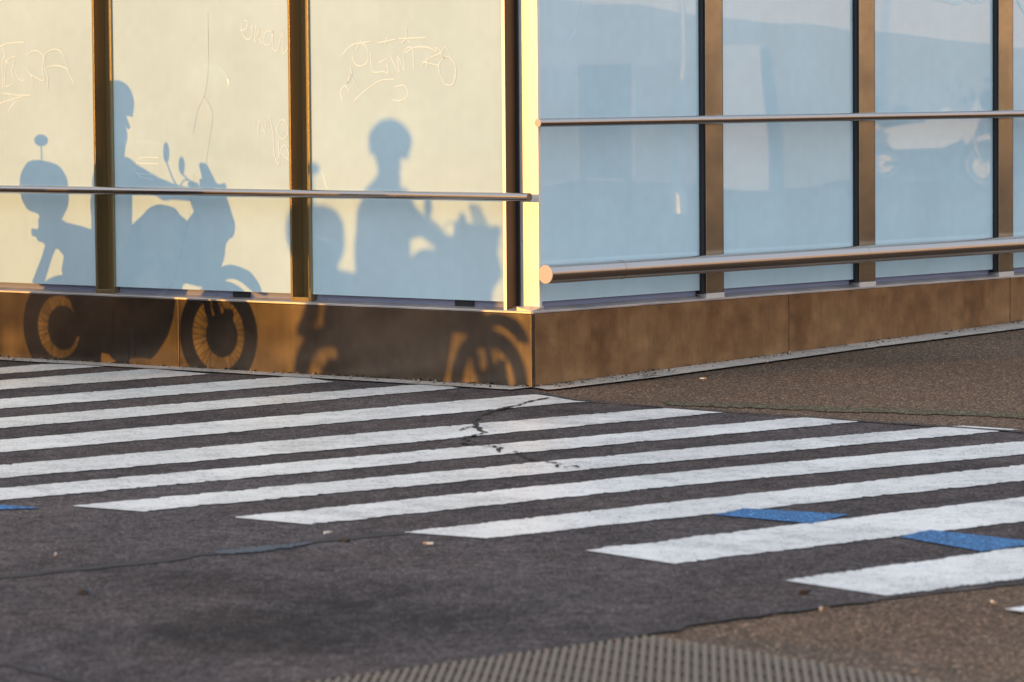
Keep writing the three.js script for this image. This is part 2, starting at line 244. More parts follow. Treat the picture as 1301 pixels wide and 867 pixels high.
// ---------------------------------------------------------------- drain grating at the near edge
{
  const c0 = ground(825, 815), eA = ground(450, 867).sub(c0).normalize(), eB = ground(1150, 867).sub(c0).normalize(), bar = ground(597, 862).sub(ground(614, 818)).normalize();
  const g = thing('drain_grating', 'rusty ribbed iron drain grating set into the asphalt before the crossing', 'grating', [c0.x, 0, c0.z]);
  const L = 1.75, wide = 0.0262, across = V3(-bar.z, 0, bar.x);
  const a2 = eA.clone().multiplyScalar(L), b2 = eB.clone().multiplyScalar(L), corners = [V3(0, 0, 0), a2, a2.clone().add(b2), b2];
  const bed = new THREE.Shape(corners.map(p => new THREE.Vector2(p.x, -p.z))), bg = new THREE.ShapeGeometry(bed); bg.rotateX(-Math.PI / 2); part('bed', bg, M.iron, g, [0, 0.008, 0]);
  const half = new THREE.Shape(); half.moveTo(-0.0088, 0); half.quadraticCurveTo(-0.0088, 0.012, -0.0035, 0.013); half.lineTo(0.0035, 0.013); half.quadraticCurveTo(0.0088, 0.012, 0.0088, 0);
  const side = corners.map((p, i) => [p, corners[(i + 1) % 4]]);
  for (let k = -110; k < 110; k++) {
    const o = across.clone().multiplyScalar((k + 0.5) * wide), hits = [];
    for (const [p, q] of side) { const d = q.clone().sub(p), den = bar.x * d.z - bar.z * d.x; if (Math.abs(den) < 1e-9) continue; const w = p.clone().sub(o), t = (w.x * d.z - w.z * d.x) / den, s = (w.x * bar.z - w.z * bar.x) / den; if (s >= 0 && s <= 1) hits.push(t); }
    if (hits.length < 2) continue; hits.sort((a, b) => a - b); const t0 = hits[0] + 0.008, t1 = Math.min(hits[1] - 0.008, t0 + 1.5); if (t1 - t0 < 0.02) continue;
    const geo = new THREE.ExtrudeGeometry(half, { depth: t1 - t0, bevelEnabled: false, curveSegments: 3 });
    const m = part('bar', geo, M.iron, g); m.position.copy(o).addScaledVector(bar, t0).setY(0.0085); m.rotation.y = Math.atan2(bar.x, bar.z);
  }
  for (let k = 1; k < 12; k++) { const p = a2.clone().multiplyScalar(k / 12), q = p.clone().add(b2); part('cross_rod', cyl([p.x, 0.0175, p.z], [q.x, 0.0175, q.z], 0.004, 0.004, 6), M.iron, g); }
}

// ---------------------------------------------------------------- glass pavilion
const TOP = 2.95, BASE = 0.4385, GY = 0.487;
const pavilion = thing('glass_pavilion', 'corner of a pavilion with frosted glass panes on a brown steel base', 'building');
const leftMullions = [-8.66, -6.97, -5.28, -3.591, -1.9], rightMullions = [-1.62, -3.18, -4.74, -6.3, -7.86];
{
  // steel base panels with open joints
  const pl = (a, b) => boxUV(box(a, b, 0, 0.425, -0.03, 0, 0.004)), pr = (a, b) => boxUV(box(-0.03, -0.0005, 0, 0.425, b, a, 0.004));
  for (const [a, b] of [[-8.6, -5.704], [-5.7, -2.845], [-2.841, -0.0005]]) part('base_panel', pl(a, b), M.steel, pavilion);
  [[-0.031, -2.428], [-2.434, -4.86], [-4.866, -8.6]].forEach(([a, b], i) => part('base_panel', pr(a, b), M.glowSteel, pavilion));
  part('backing', merge([box(-8.6, -0.04, 0, 0.42, -0.2, -0.034), box(-0.2, -0.034, 0, 0.42, -8.6, -0.21)]), M.roof, pavilion);
  // ledges
  const sill = new THREE.Shape([[-0.11, 0.4275], [0.006, 0.4275], [0.006, 0.4365], [0.003, 0.4395], [-0.11, 0.464]].map(q => new THREE.Vector2(...q)));
  const sillL = new THREE.ExtrudeGeometry(sill, { depth: 8.62, bevelEnabled: false }); sillL.rotateY(-Math.PI / 2);      // shape x -> +z, length -> -x
  part('ledge', boxUV(sillL), M.ledge, pavilion);
  const sillR = new THREE.ExtrudeGeometry(sill, { depth: 8.6, bevelEnabled: false }); sillR.translate(0, 0, -8.6);
  part('ledge', boxUV(sillR), M.ledge, pavilion, [0.0006, -0.0004, 0]);
  // recess under the panes
  [...leftMullions, -0.214].forEach((x, i, a) => { if (i) part('bottom_channel', box(a[i - 1] + 0.169, x - 0.001, 0.43, 0.54, -0.085, -0.058), M.channel, pavilion); });
  [0.04, ...rightMullions].forEach((z, i, a) => { if (i) part('bottom_channel', box(-0.098, -0.07, 0.43, 0.54, z + 0.027, a[i - 1] - 0.178), M.channel, pavilion); });
  // core and roof
  part('inner_wall', merge([box(-8.6, -0.22, BASE, TOP, -0.24, -0.2), box(-0.24, -0.2, BASE, TOP, -8.6, -0.25), box(-8.64, -8.6, BASE, TOP, -8.6, -0.2), box(-8.6, -0.2, BASE, TOP, -8.64, -8.6)]), M.plaster, pavilion);
  part('roof', box(-8.8, 0.03, TOP + 0.001, TOP + 0.16, -8.8, 0.03, 0.01), M.roof, pavilion);
}
const wallPanes = [], sidePanes = [];
{
  const paneL = (a, b) => part('glass_pane', boxUV(box(a, b, GY, TOP - 0.02, GLZ - 0.012, GLZ, 0.002)), M.glass, pavilion), paneR = (a, b) => part('glass_pane', boxUV(box(-0.052, -0.04, GY, TOP - 0.02, b, a, 0.002)), M.glass, pavilion);
  const le = [...leftMullions, -0.214];
  for (let i = 0; i + 1 < le.length; i++) wallPanes.push(paneL(le[i] + 0.168, le[i + 1] + 0.004));
  const re = [0.02, ...rightMullions];
  for (let i = 0; i + 1 < re.length; i++) sidePanes.push(paneR(i ? re[i] - 0.176 : -0.13, re[i + 1] + 0.02));
  // left wall: open channel mullions
  for (const x of leftMullions) {
    const m = new THREE.Group(); m.name = 'mullion'; pavilion.add(m);
    part('flange', box(x, x + 0.016, BASE + 0.001, TOP, -0.118, -0.012, 0.002), M.bronze, m);
    part('flange', box(x + 0.152, x + 0.168, BASE + 0.001, TOP, -0.118, -0.012, 0.002), M.bronze, m);
    part('web', box(x + 0.0165, x + 0.1515, BASE + 0.001, TOP, -0.118, -0.104, 0.002), M.bronze, m);
    part('foot', box(x + 0.018, x + 0.150, BASE + 0.001, BASE + 0.03, -0.103, -0.012, 0.002), M.bronze, m);
  }
  // corner: notched post
  const c = new THREE.Group(); c.name = 'corner_post'; pavilion.add(c);
  part('flange', box(-0.214, -0.192, BASE + 0.001, TOP, -0.13, -0.012, 0.002), M.brown, c);
  part('lit_edge', box(-0.2138, -0.1922, BASE + 0.001, TOP, -0.0115, -0.0085, 0.0008), M.plate, c);  // bright strip painting the sunlit front edge of the flange
  part('shade_strip', box(-0.1915, -0.168, BASE + 0.001, TOP, -0.1045, -0.095, 0.002), M.dark, c);  // dark strip painted where the flange shades the plate
  part('plate', box(-0.1915, -0.03, BASE + 0.001, TOP, -0.13, -0.105, 0.002), M.plate, c);
  // right wall: flat box mullions
  for (const z of rightMullions) {
    const m = new THREE.Group(); m.name = 'mullion'; pavilion.add(m);
    part('box_section', boxUV(box(-0.11, -0.008, BASE + 0.03, TOP, z - 0.166, z, 0.003)), M.frame, m);
    part('edge_strip', box(-0.11, -0.012, BASE + 0.03, TOP, z - 0.176, z - 0.1665, 0.002), M.dark, m);
    part('shade_strip', box(-0.11, -0.02, BASE + 0.03, TOP, z + 0.0005, z + 0.026, 0.002), M.dark, m);  // dark strip painted for the shaded side of the mullion
    part('foot', box(-0.11, -0.004, BASE + 0.001, BASE + 0.0295, z - 0.172, z + 0.004, 0.003), M.plate, m);
  }
  // rails
  const rail = (a, b, r, stubs) => { const h = part('handrail', cyl(a, b, r, r, 28), M.rail, pavilion); for (const [p, q] of stubs) part('bracket', cyl(p, q, 0.011, 0.011, 10), M.rail, h); return h; };
  rail([-8.6, 1.089, 0.085], [0.065, 1.089, 0.085], 0.0235, [...leftMullions, -0.214].map(x => [[x + 0.008, 1.075, 0.08], [x + 0.008, 1.075, -0.02]]));
  rail([0.085, 1.505, 0.03], [0.085, 1.505, -8.6], 0.025, rightMullions.map(z => [[0.08, 1.497, z - 0.09], [-0.01, 1.497, z - 0.09]]));
  rail([0.135, 0.654, 0.032], [0.135, 0.654, -8.6], 0.054, rightMullions.map(z => [[0.12, 0.64, z - 0.09], [-0.01, 0.64, z - 0.09]]));
  for (const [q, r] of [[[0.085, 1.505, 0.0305], 0.0245], [[0.135, 0.654, 0.0325], 0.0532]]) part('end_cap', cyl([q[0], q[1], q[2]], [q[0], q[1], q[2] + 0.003], r, r - 0.0015, 28), M.cap, pavilion);
  for (const z of [-0.62, -0.633, -3.02, -5.5]) part('weld_ring', new THREE.TorusGeometry(0.0538, 0.0012, 6, 36), M.bronze, pavilion, [0.135, 0.654, z]);
  // thin strip under the panes, spacer blocks
  for (const x of [-2.42, -0.62]) part('spacer_block', box(x, x + 0.14, BASE + 0.002, 0.5, -0.057, -0.046), M.dark, pavilion);
}
for (const [u, v0, v1, w] of [[143.5, 396, 441, 1], [163, 421, 456, 1.2], [171, 408, 452, 1], [205.5, 420, 426, 1.2], [163, 388, 396, 0.7]]) { const a = wall(u - w / 2, v0, 0), b = wall(u + w / 2, v1, 0); part('drip_stain', box(a[0], b[0], b[1], a[1], 0.0006, 0.0012, 0.0002), M.dark, pavilion); }
// scratched tags: strokes on the panes
let strokeNo = 0;
function strokes(name, pane, lines, w, mat, side) {
  for (const l of lines) {
    strokeNo++; const off = 0.0008 + (strokeNo % 12) * 0.00016, pts = l.map(([u, v]) => side ? hit(u, v, V3(1, 0, 0), -0.04 + off) : hit(u, v, V3(0, 0, 1), GLZ + off));
    const cv = new THREE.CatmullRomCurve3(pts, false, 'centripetal'), n = Math.max(6, l.length * 6), P = cv.getPoints(n), pos = [], idx = [], nor = side ? V3(1, 0, 0) : V3(0, 0, 1), nm = [];
    P.forEach((p, i) => { const d = P[Math.min(n, i + 1)].clone().sub(P[Math.max(0, i - 1)]).normalize(), s = d.clone().cross(nor).multiplyScalar(w / 2 * (0.6 + 0.7 * vnoise(i * 0.6, l[0][0], 8))); pos.push(p.x + s.x, p.y + s.y, p.z + s.z, p.x - s.x, p.y - s.y, p.z - s.z); nm.push(nor.x, nor.y, nor.z, nor.x, nor.y, nor.z); if (i) { const k = 2 * i; idx.push(k - 2, k, k - 1, k, k + 1, k - 1); } });
    const g = new THREE.BufferGeometry(); g.setAttribute('position', new THREE.Float32BufferAttribute(pos, 3)); g.setAttribute('normal', new THREE.Float32BufferAttribute(nm, 3)); g.setIndex(idx); part(name, g, mat, pane);
  }
}
const Z = (ox, oy, k) => l => l.map(([a, b]) => [ox + a / k, oy + b / k]);
{
  const p1 = wallPanes[2], p2 = wallPanes[3], p3 = wallPanes[4], q1 = sidePanes[0], q3 = sidePanes[2], q4 = sidePanes[3];
  const a = Z(0, 30, 7.22), b = Z(240, 10, 4.129), c = Z(410, 20, 6.195), d = Z(110, 95, 4.13), e = Z(690, 0, 5.419);
  strokes('scratched_tag', p1, [[[-20, 215], [5, 205], [60, 183], [215, 170]], [[5, 205], [40, 290], [20, 340], [22, 600]], [[48, 345], [45, 570], [125, 545]], [[45, 345], [130, 300], [130, 340], [105, 440], [130, 510]], [[48, 345], [85, 370]], [[140, 440], [160, 500], [215, 528]], [[235, 265], [245, 290], [290, 252], [350, 255], [395, 300], [385, 400], [400, 520], [270, 465], [295, 500], [292, 565]], [[230, 400], [270, 465]], [[430, 600], [435, 500], [405, 390], [410, 290], [470, 240], [540, 245], [590, 320], [620, 430], [680, 560]], [[425, 400], [500, 385], [580, 400], [625, 430]], [[20, 640], [150, 655], [275, 660]], [[0, 730], [120, 690], [220, 660]], [[70, 810], [100, 760], [150, 705]]].map(a), 0.0085, M.scratch);
  strokes('scratched_tag', p2, [[[265, 120], [300, 108], [302, 70], [285, 66]], [[277, 76], [276, 105], [286, 150], [310, 166], [326, 150], [330, 90]], [[350, 90], [345, 185], [370, 110], [355, 140], [385, 190]], [[430, 120], [400, 130], [395, 190], [425, 190], [440, 120], [440, 215], [460, 225], [490, 130], [495, 240], [520, 200], [535, 150]]].map(b), 0.0075, M.scratch);
  strokes('scratched_tag', p2, [[[360, 660], [370, 590], [400, 660], [400, 590]], [[420, 560], [440, 660], [450, 780], [470, 820], [470, 700]], [[480, 590], [460, 640], [490, 690], [520, 650], [500, 590], [480, 590]], [[460, 800], [500, 720], [530, 800], [480, 760]]].map(b), 0.0075, M.scratch);
  strokes('crack', p2, [[[98, 20], [100, 300], [92, 400], [78, 462], [45, 540], [18, 665]], [[78, 462], [122, 545], [108, 680], [88, 815]]].map(b), 0.0022, M.glassCrack);
  strokes('crack', p2, [[[0, 0], [-8, 60], [-22, 120], [-26, 135]], [[-27, 140], [-38, 150], [-48, 158]]].map(l => l.map(([x, y]) => [265 + x - 18, 225 + y - 5])), 0.002, M.glassCrack);
  strokes('scratched_tag', p2, [[[260, 470], [275, 440], [375, 435]], [[270, 465], [375, 468]], [[262, 515], [280, 535], [345, 552]], [[250, 480], [255, 510], [340, 525]]].map(d), 0.007, M.scratch);
  strokes('scratched_tag', p3, [[[230, 225], [380, 200]], [[305, 180], [260, 275]], [[430, 215], [570, 185]], [[505, 165], [490, 240]], [[595, 180], [815, 172]], [[655, 85], [658, 170], [615, 220]], [[658, 175], [690, 215]], [[150, 310], [200, 250], [300, 215], [345, 250], [350, 360], [290, 395], [245, 370], [230, 310]], [[375, 290], [380, 390], [395, 440], [480, 440], [510, 450], [505, 380]], [[440, 370], [510, 335]], [[525, 300], [560, 380], [600, 450], [590, 310], [640, 430], [645, 270], [700, 250], [715, 430]], [[650, 290], [720, 250], [830, 250], [930, 295], [890, 235], [905, 290]], [[930, 295], [830, 340], [770, 400]], [[780, 360], [910, 390]], [[815, 330], [820, 410]], [[930, 320], [960, 240], [1020, 360]], [[960, 320], [915, 380], [930, 480], [970, 540], [1020, 540], [1045, 470], [1035, 370], [990, 325], [950, 330]], [[215, 400], [225, 460], [190, 530], [215, 470], [265, 560]], [[150, 675], [140, 590], [175, 550], [205, 600]], [[245, 670], [330, 590], [450, 510], [560, 500]], [[560, 560], [640, 550], [670, 620], [600, 670], [540, 655]]].map(c), 0.0075, M.scratch);
  strokes('scratch', q1, [[[278, -20], [262, 80], [235, 180], [205, 235], [160, 298]]].map(e), 0.009, M.scratch, true);
  strokes('scratched_tag', q3, [[[1150, -12], [1200, 1], [1218, 4], [1228, -6]], [[1228, -2], [1240, 3], [1252, -3], [1262, -14]]], 0.02, M.scratch, true);
  strokes('scratched_tag', q4, [[[1284, 14], [1288, -4], [1292, -20]], [[1292, -4], [1300, 12], [1312, 20]]], 0.022, M.scratch, true);
}

// ---------------------------------------------------------------- motorcycles (they stand left of the frame; the low sun throws their shapes onto the wall)
const D1 = 0.105 / tE, X0 = -3.22;                                   // how far bike 1 stands from the wall
const LB = (u, v, z = 0) => { const [x, y] = wall(u, v); return [x - X0 - tA * z, y + 0.105 + tE * z]; };   // photo shadow -> bike's own plane
function profile(px, z = 0, draw = 0) {
  const P = px.map(([u, v]) => LB(u, v, z)), n = P.length; let A = 0; for (let i = 0; i < n; i++) { const a = P[i], b = P[(i + 1) % n]; A += a[0] * b[1] - b[0] * a[1]; }
  return new THREE.Shape(P.map((p, i) => { const a = P[(i + n - 1) % n], b = P[(i + 1) % n], dx = b[0] - a[0], dy = b[1] - a[1], nx = dy / (Math.hypot(dx, dy) || 1) * Math.sign(A); return new THREE.Vector2(p[0] - draw * Math.max(-1, Math.min(1, nx * 1.5)), p[1]); }));
}
function slab(px, thick, bevel = 0.03, z = 0) { const g = new THREE.ExtrudeGeometry(profile(px, z, Math.max(0, (thick / 2 - bevel * 0.6) * tA)), { depth: thick - 2 * bevel, bevelEnabled: true, bevelThickness: bevel, bevelSize: Math.min(bevel, 0.014), bevelOffset: -Math.min(bevel, 0.014), bevelSegments: 4, curveSegments: 8 }); g.translate(0, 0, z - thick / 2 + bevel); return g; }
function smoothPoly(px, n = 4) { const c = new THREE.CatmullRomCurve3(px.map(([u, v]) => V3(u, v, 0)), true, 'centripetal'); return c.getPoints(px.length * n).slice(0, -1).map(p => [p.x, p.y]); }
function wheel(bike, x, y, front) {
  const w = new THREE.Group(); w.name = front ? 'front_wheel' : 'rear_wheel'; w.position.set(x, y, 0); bike.add(w);
  const R = 0.328, tr = front ? 0.046 : 0.058;
  part('tyre', new THREE.TorusGeometry(R - tr, tr, 14, 56), M.rubber, w);
  part('rim', new THREE.TorusGeometry(R - 2 * tr - 0.002, 0.012, 8, 48), M.alloy, w);
  part('hub', cyl([0, 0, -0.06], [0, 0, 0.06], 0.045, 0.045, 20), M.alloy, w);
  const disc = new THREE.CylinderGeometry(front ? 0.134 : 0.14, front ? 0.134 : 0.14, 0.006, 40); disc.rotateX(Math.PI / 2);
  part('brake_disc', disc, M.alloy, w, [0, 0, front ? 0.062 : 0.07]);
  const sp = [], n = 36;
  for (let k = 0; k < n; k++) { const a = k / n * 2 * Math.PI, b = a + (k % 2 ? 0.35 : -0.35), s = k % 4 < 2 ? 1 : -1; sp.push(cyl([0.042 * Math.cos(a), 0.042 * Math.sin(a), 0.04 * s], [(R - 2 * tr) * Math.cos(b), (R - 2 * tr) * Math.sin(b), 0], 0.0026, 0.0026, 5)); }
  for (const g of sp) part('spoke', g, M.chrome, w);
  return w;
}
function motorcycle(label, paint, pos, turn, group, opt = {}) {
  const bike = thing('motorcycle', label, 'motorcycle', pos, turn, group);
  const fw = LB(277, 423), rw = LB(75, 420);
  wheel(bike, fw[0], 0.328, true); wheel(bike, rw[0], 0.328, false);
  // tank, frame and engine
  part('tank', slab(smoothPoly([[166, 291], [180, 276], [192, 265], [207, 260.5], [217, 263], [226, 272], [238, 284], [242, 300], [225, 312], [190, 314], [165, 306]]), 0.3, 0.1), paint, bike);
  part('engine_block', slab([[88, 380], [92, 366], [110, 345], [150, 335], [215, 330], [232, 345], [226, 378], [219, 402], [212, 426], [199, 446], [186, 455], [177, 453], [160, 454], [150, 459], [143, 451], [119, 447], [116, 430], [104, 420], [96, 404]], 0.3, 0.06), M.dark, bike);
  part('side_panel', slab([[69, 313], [80, 303], [110, 296], [170, 296], [245, 296], [254, 320], [244, 352], [200, 372], [150, 372], [100, 372], [82, 362], [77, 345], [80, 328]], 0.32, 0.07), paint, bike);
  part('seat', slab(smoothPoly([[70, 282], [95, 285], [118, 292], [150, 295], [170, 291], [172, 305], [120, 308], [72, 303], [60, 292]]), 0.27, 0.05), M.seat, bike);
  // tail, plate holder, rack and top case
  const tail = part('tail_unit', slab([[45, 292], [58, 282], [75, 281], [82, 300], [72, 316], [57, 312], [51, 306], [45, 299]], 0.2, 0.04), paint, bike);
  const tl = LB(46, 296); part('tail_light', new RoundedBoxGeometry(0.03, 0.05, 0.16, 2, 0.012), M.redLens, tail, [tl[0] - 0.012, tl[1], 0]);
  const pl = part('plate_holder', slab([[56, 309], [69, 314], [51, 360], [48, 364], [41, 361], [42, 356]], 0.17, 0.02), M.dark, bike);
  for (const s of [-1, 1]) { const q = LB(60, 305); part('turn_signal', new THREE.SphereGeometry(0.03, 12, 8).scale(1.3, 0.8, 1), M.amber, bike, [q[0], q[1], s * 0.15]); }
  const rk = LB(62, 284); part('rack', box(rk[0] - 0.07, rk[0] + 0.09, rk[1] - 0.05, rk[1] + 0.03, -0.1, 0.1, 0.01), M.dark, bike);
  const tc = part('top_case', slab(smoothPoly([[26, 232], [28.5, 219], [36, 209], [47, 204.5], [60, 205], [71, 210.5], [79, 221], [81.5, 238], [81.5, 258], [76, 271], [70, 281], [54, 282], [48, 273], [37, 268], [29, 257]], 3), 0.34, 0.12), M.smoked, bike);
  const cm = LB(54, 240); part('latch', new RoundedBoxGeometry(0.02, 0.05, 0.08, 2, 0.008), M.chrome, tc, [LB(26, 240)[0] - 0.004, cm[1], 0]);
  const an = LB(50, 178 - (opt.aerialUp || 0)), ab = LB(51, 206); part('aerial', cyl([ab[0], ab[1] - 0.02, 0], [an[0], an[1], 0], 0.006, 0.006, 8), M.dark, tc); part('aerial_ball', new THREE.SphereGeometry(0.05, 14, 10).scale(1.25, 0.75, 0.8), M.dark, tc, [an[0], an[1], 0]);
  // front fairing, screen, headlight
  const nose = l => l.map(([u, v]) => [u > 255 ? u - (opt.noseBack || 0) * Math.min(1, (u - 255) / 20) : u, v]);
  const fa = part('front_fairing', slab(smoothPoly(nose([[256, 243], [266, 232], [276, 236], [285, 253], [292, 279], [293.4, 291], [282, 308], [280.4, 322], [273, 343], [260, 358], [240, 362], [228, 345], [232, 310], [238, 284], [248, 268]]), 3), 0.38, 0.11), paint, bike);
  part('windscreen', slab([[250.5, 210], [254, 207], [260, 207], [268, 222], [277, 239], [276, 250], [262, 254], [257.5, 240]], 0.1, 0.006), opt.screen || M.smoked, bike);
  const hl = LB(290 - (opt.noseBack || 0), 287); part('headlight', new THREE.SphereGeometry(0.075, 20, 14).scale(0.45, 1, 1), M.lens, fa, [hl[0] - 0.005, hl[1], 0]);
  // fork, fender, swingarm, exhaust, stand
  const ft = LB(252, 300);
  for (const s of [-1, 1]) part('fork_leg', cyl([fw[0], 0.328, s * 0.085], [ft[0], ft[1], s * 0.085], 0.024, 0.028, 12), M.alloy, bike);
  part('front_fender', slab(smoothPoly([[262, 352], [275, 342], [292, 336.5], [306, 340], [318, 347], [330, 367], [327, 375], [316, 368], [300, 356], [285, 354], [268, 366]], 3), 0.13, 0.03), paint, bike);
  for (const s of [-1, 1]) part('swingarm', cyl([rw[0], 0.328, s * 0.1], [LB(135, 400)[0], 0.36, s * 0.1], 0.03, 0.035, 10), M.dark, bike);
  part('exhaust', cyl([LB(62, 400)[0], 0.40, 0.17], [LB(150, 430)[0], 0.22, 0.15], 0.062, 0.05, 18), M.chrome, bike);
  part('side_stand', cyl([LB(112, 430)[0], 0.26, -0.13], [LB(100, 455)[0], 0.008, -0.22], 0.014, 0.012, 8), M.dark, bike);
  part('rear_fender', slab(smoothPoly([[36, 392], [42, 378], [55, 370], [72, 366], [90, 368], [92, 378], [72, 375], [57, 380], [46, 392]], 3), 0.14, 0.03), M.dark, bike);
  for (const s of [-1, 1]) part('footpeg', cyl([LB(150, 440)[0], 0.3, s * 0.14], [LB(150, 440)[0], 0.3, s * 0.25], 0.014, 0.014, 8), M.rubber, bike);
  // handlebar and mirrors
  const hb = LB(237, 247), hm = LB(246, 252);
  const bar = part('handlebar', tube([[hb[0] - 0.03, hb[1], -0.4], [hb[0], hb[1], -0.27], [hm[0], hm[1], -0.1], [hm[0], hm[1], 0.1], [hb[0], hb[1], 0.27], [hb[0] - 0.03, hb[1], 0.4]], 0.013, 40, 10), M.dark, bike);
  for (const s of [-1, 1]) part('grip', cyl([hb[0] - 0.005, hb[1], s * 0.27], [hb[0] - 0.03, hb[1], s * 0.4], 0.017, 0.017, 12), M.rubber, bar);
  for (const s of [-1, 1]) {
    part('lever', tube([[hb[0] + 0.01, hb[1] + 0.002, s * 0.25], [hb[0] + 0.055, hb[1] - 0.008, s * 0.3], [hb[0] + 0.06, hb[1] - 0.02, s * 0.4]], 0.006, 12, 6), M.alloy, bike);
    const c0 = LB(262, 268); part('cable', tube([[hb[0] + 0.02, hb[1], s * 0.23], [hb[0] + 0.07, hb[1] + 0.075, s * 0.2], [hb[0] + 0.15, hb[1] + 0.04, s * 0.14], [c0[0], c0[1], s * 0.1]], 0.0045, 20, 6), M.rubber, bike);
    const f0 = LB(268, 350); part('brake_hose', tube([[f0[0], f0[1], s * 0.11], [f0[0] + 0.03, f0[1] - 0.12, s * 0.125], [fw[0] + 0.03, 0.46, s * 0.1]], 0.005, 16, 6), M.rubber, bike);
  }
  part('caliper', new RoundedBoxGeometry(0.07, 0.1, 0.05, 2, 0.012), M.dark, bike, [fw[0] + 0.05, 0.44, 0.08]);
  part('instrument_panel', slab([[236, 233], [246, 231], [254, 240], [256, 262], [247, 268], [240, 258]], 0.18, 0.03), M.dark, bike);
  for (const [u, v, h, s] of [[209, 193.5, 0.062, -1], [228.6, 210, 0.054, 1]]) {
    const z = s * 0.3, q = LB(u, v + (opt.mirrorDown || 0), z), mr = part('mirror', new THREE.SphereGeometry(1, 18, 12).scale(0.017, h * 1.02, 0.045), M.dark, bike, [q[0], q[1], z]);
    const b = LB(238, 240); part('mirror_stalk', tube([[0, -h * 0.9, 0], [(b[0] - q[0]) * 0.6, (b[1] - q[1]) * 0.75, -z * 0.15], [b[0] - q[0], b[1] - q[1], -z * 0.3]], 0.006, 12, 8), M.dark, mr);
  }
  return bike;
}
const bikeGrey = paintOf(lin(0.05, 0.055, 0.065)), bikeRed = paintOf(lin(0.25, 0.03, 0.025)), bikeWhite = paintOf(lin(0.8, 0.79, 0.76));
const D2 = 0.335 / tE, P1 = [X0 - tA * D1, 0, D1], P2 = [-0.96 - tA * D2, 0, D2], TURN2 = 0.2;
motorcycle('dark grey motorcycle with spoked wheels parked close to the frosted glass wall', bikeGrey, P1, 0, 'motorcycles with riders beside the glass wall');
motorcycle('red motorcycle with spoked wheels and a rider, standing out in the road', bikeRed, P2, TURN2, 'motorcycles with riders beside the glass wall', { mirrorDown: 17, noseBack: 12, aerialUp: 16, screen: new THREE.MeshPhysicalMaterial({ color: lin(0.55, 0.58, 0.6), roughness: 0.1, transmission: 0.8, thickness: 0 }) });

// ---------------------------------------------------------------- riders standing astride
function field(cx, cy, cz, size, n, dist) {
  const mc = new MarchingCubes(n, new THREE.MeshBasicMaterial(), false, false, 200000), h = n / 2; mc.isolation = 0;
  for (let k = 0; k < n; k++) for (let j = 0; j < n; j++) for (let i = 0; i < n; i++) mc.field[i + j * n + k * n * n] = -dist(cx + (i - h) / h * size / 2, cy + (j - h) / h * size / 2, cz + (k - h) / h * size / 2);
  mc.update();
  const c = mc.count, pos = new Float32Array(c * 3), nor = new Float32Array(c * 3);
  for (let i = 0; i < c; i++) { pos[3 * i] = mc.positionArray[3 * i] * size / 2 + cx; pos[3 * i + 1] = mc.positionArray[3 * i + 1] * size / 2 + cy; pos[3 * i + 2] = mc.positionArray[3 * i + 2] * size / 2 + cz; }
  nor.set(mc.normalArray.subarray(0, c * 3));
  const g = new THREE.BufferGeometry(); g.setAttribute('position', new THREE.BufferAttribute(pos, 3)); g.setAttribute('normal', new THREE.BufferAttribute(nor, 3)); return g;
}
function capsules(bones, smooth) {
  const B = bones.map(([a, b, ra, rb]) => ({ a, d: [b[0] - a[0], b[1] - a[1], b[2] - a[2]], ra, rb: rb ?? ra, l: (b[0] - a[0]) ** 2 + (b[1] - a[1]) ** 2 + (b[2] - a[2]) ** 2 || 1e-9 }));
  return (x, y, z) => { let m = 9; for (const q of B) { const px = x - q.a[0], py = y - q.a[1], pz = z - q.a[2], t = Math.max(0, Math.min(1, (px * q.d[0] + py * q.d[1] + pz * q.d[2]) / q.l)), e = Math.hypot(px - t * q.d[0], py - t * q.d[1], pz - t * q.d[2]) - (q.ra + (q.rb - q.ra) * t); if (e - m > smooth) continue; const h = Math.max(0, Math.min(1, 0.5 + 0.5 * (m - e) / smooth)); m = m + (e - m) * h - smooth * h * (1 - h); } return m; };
}
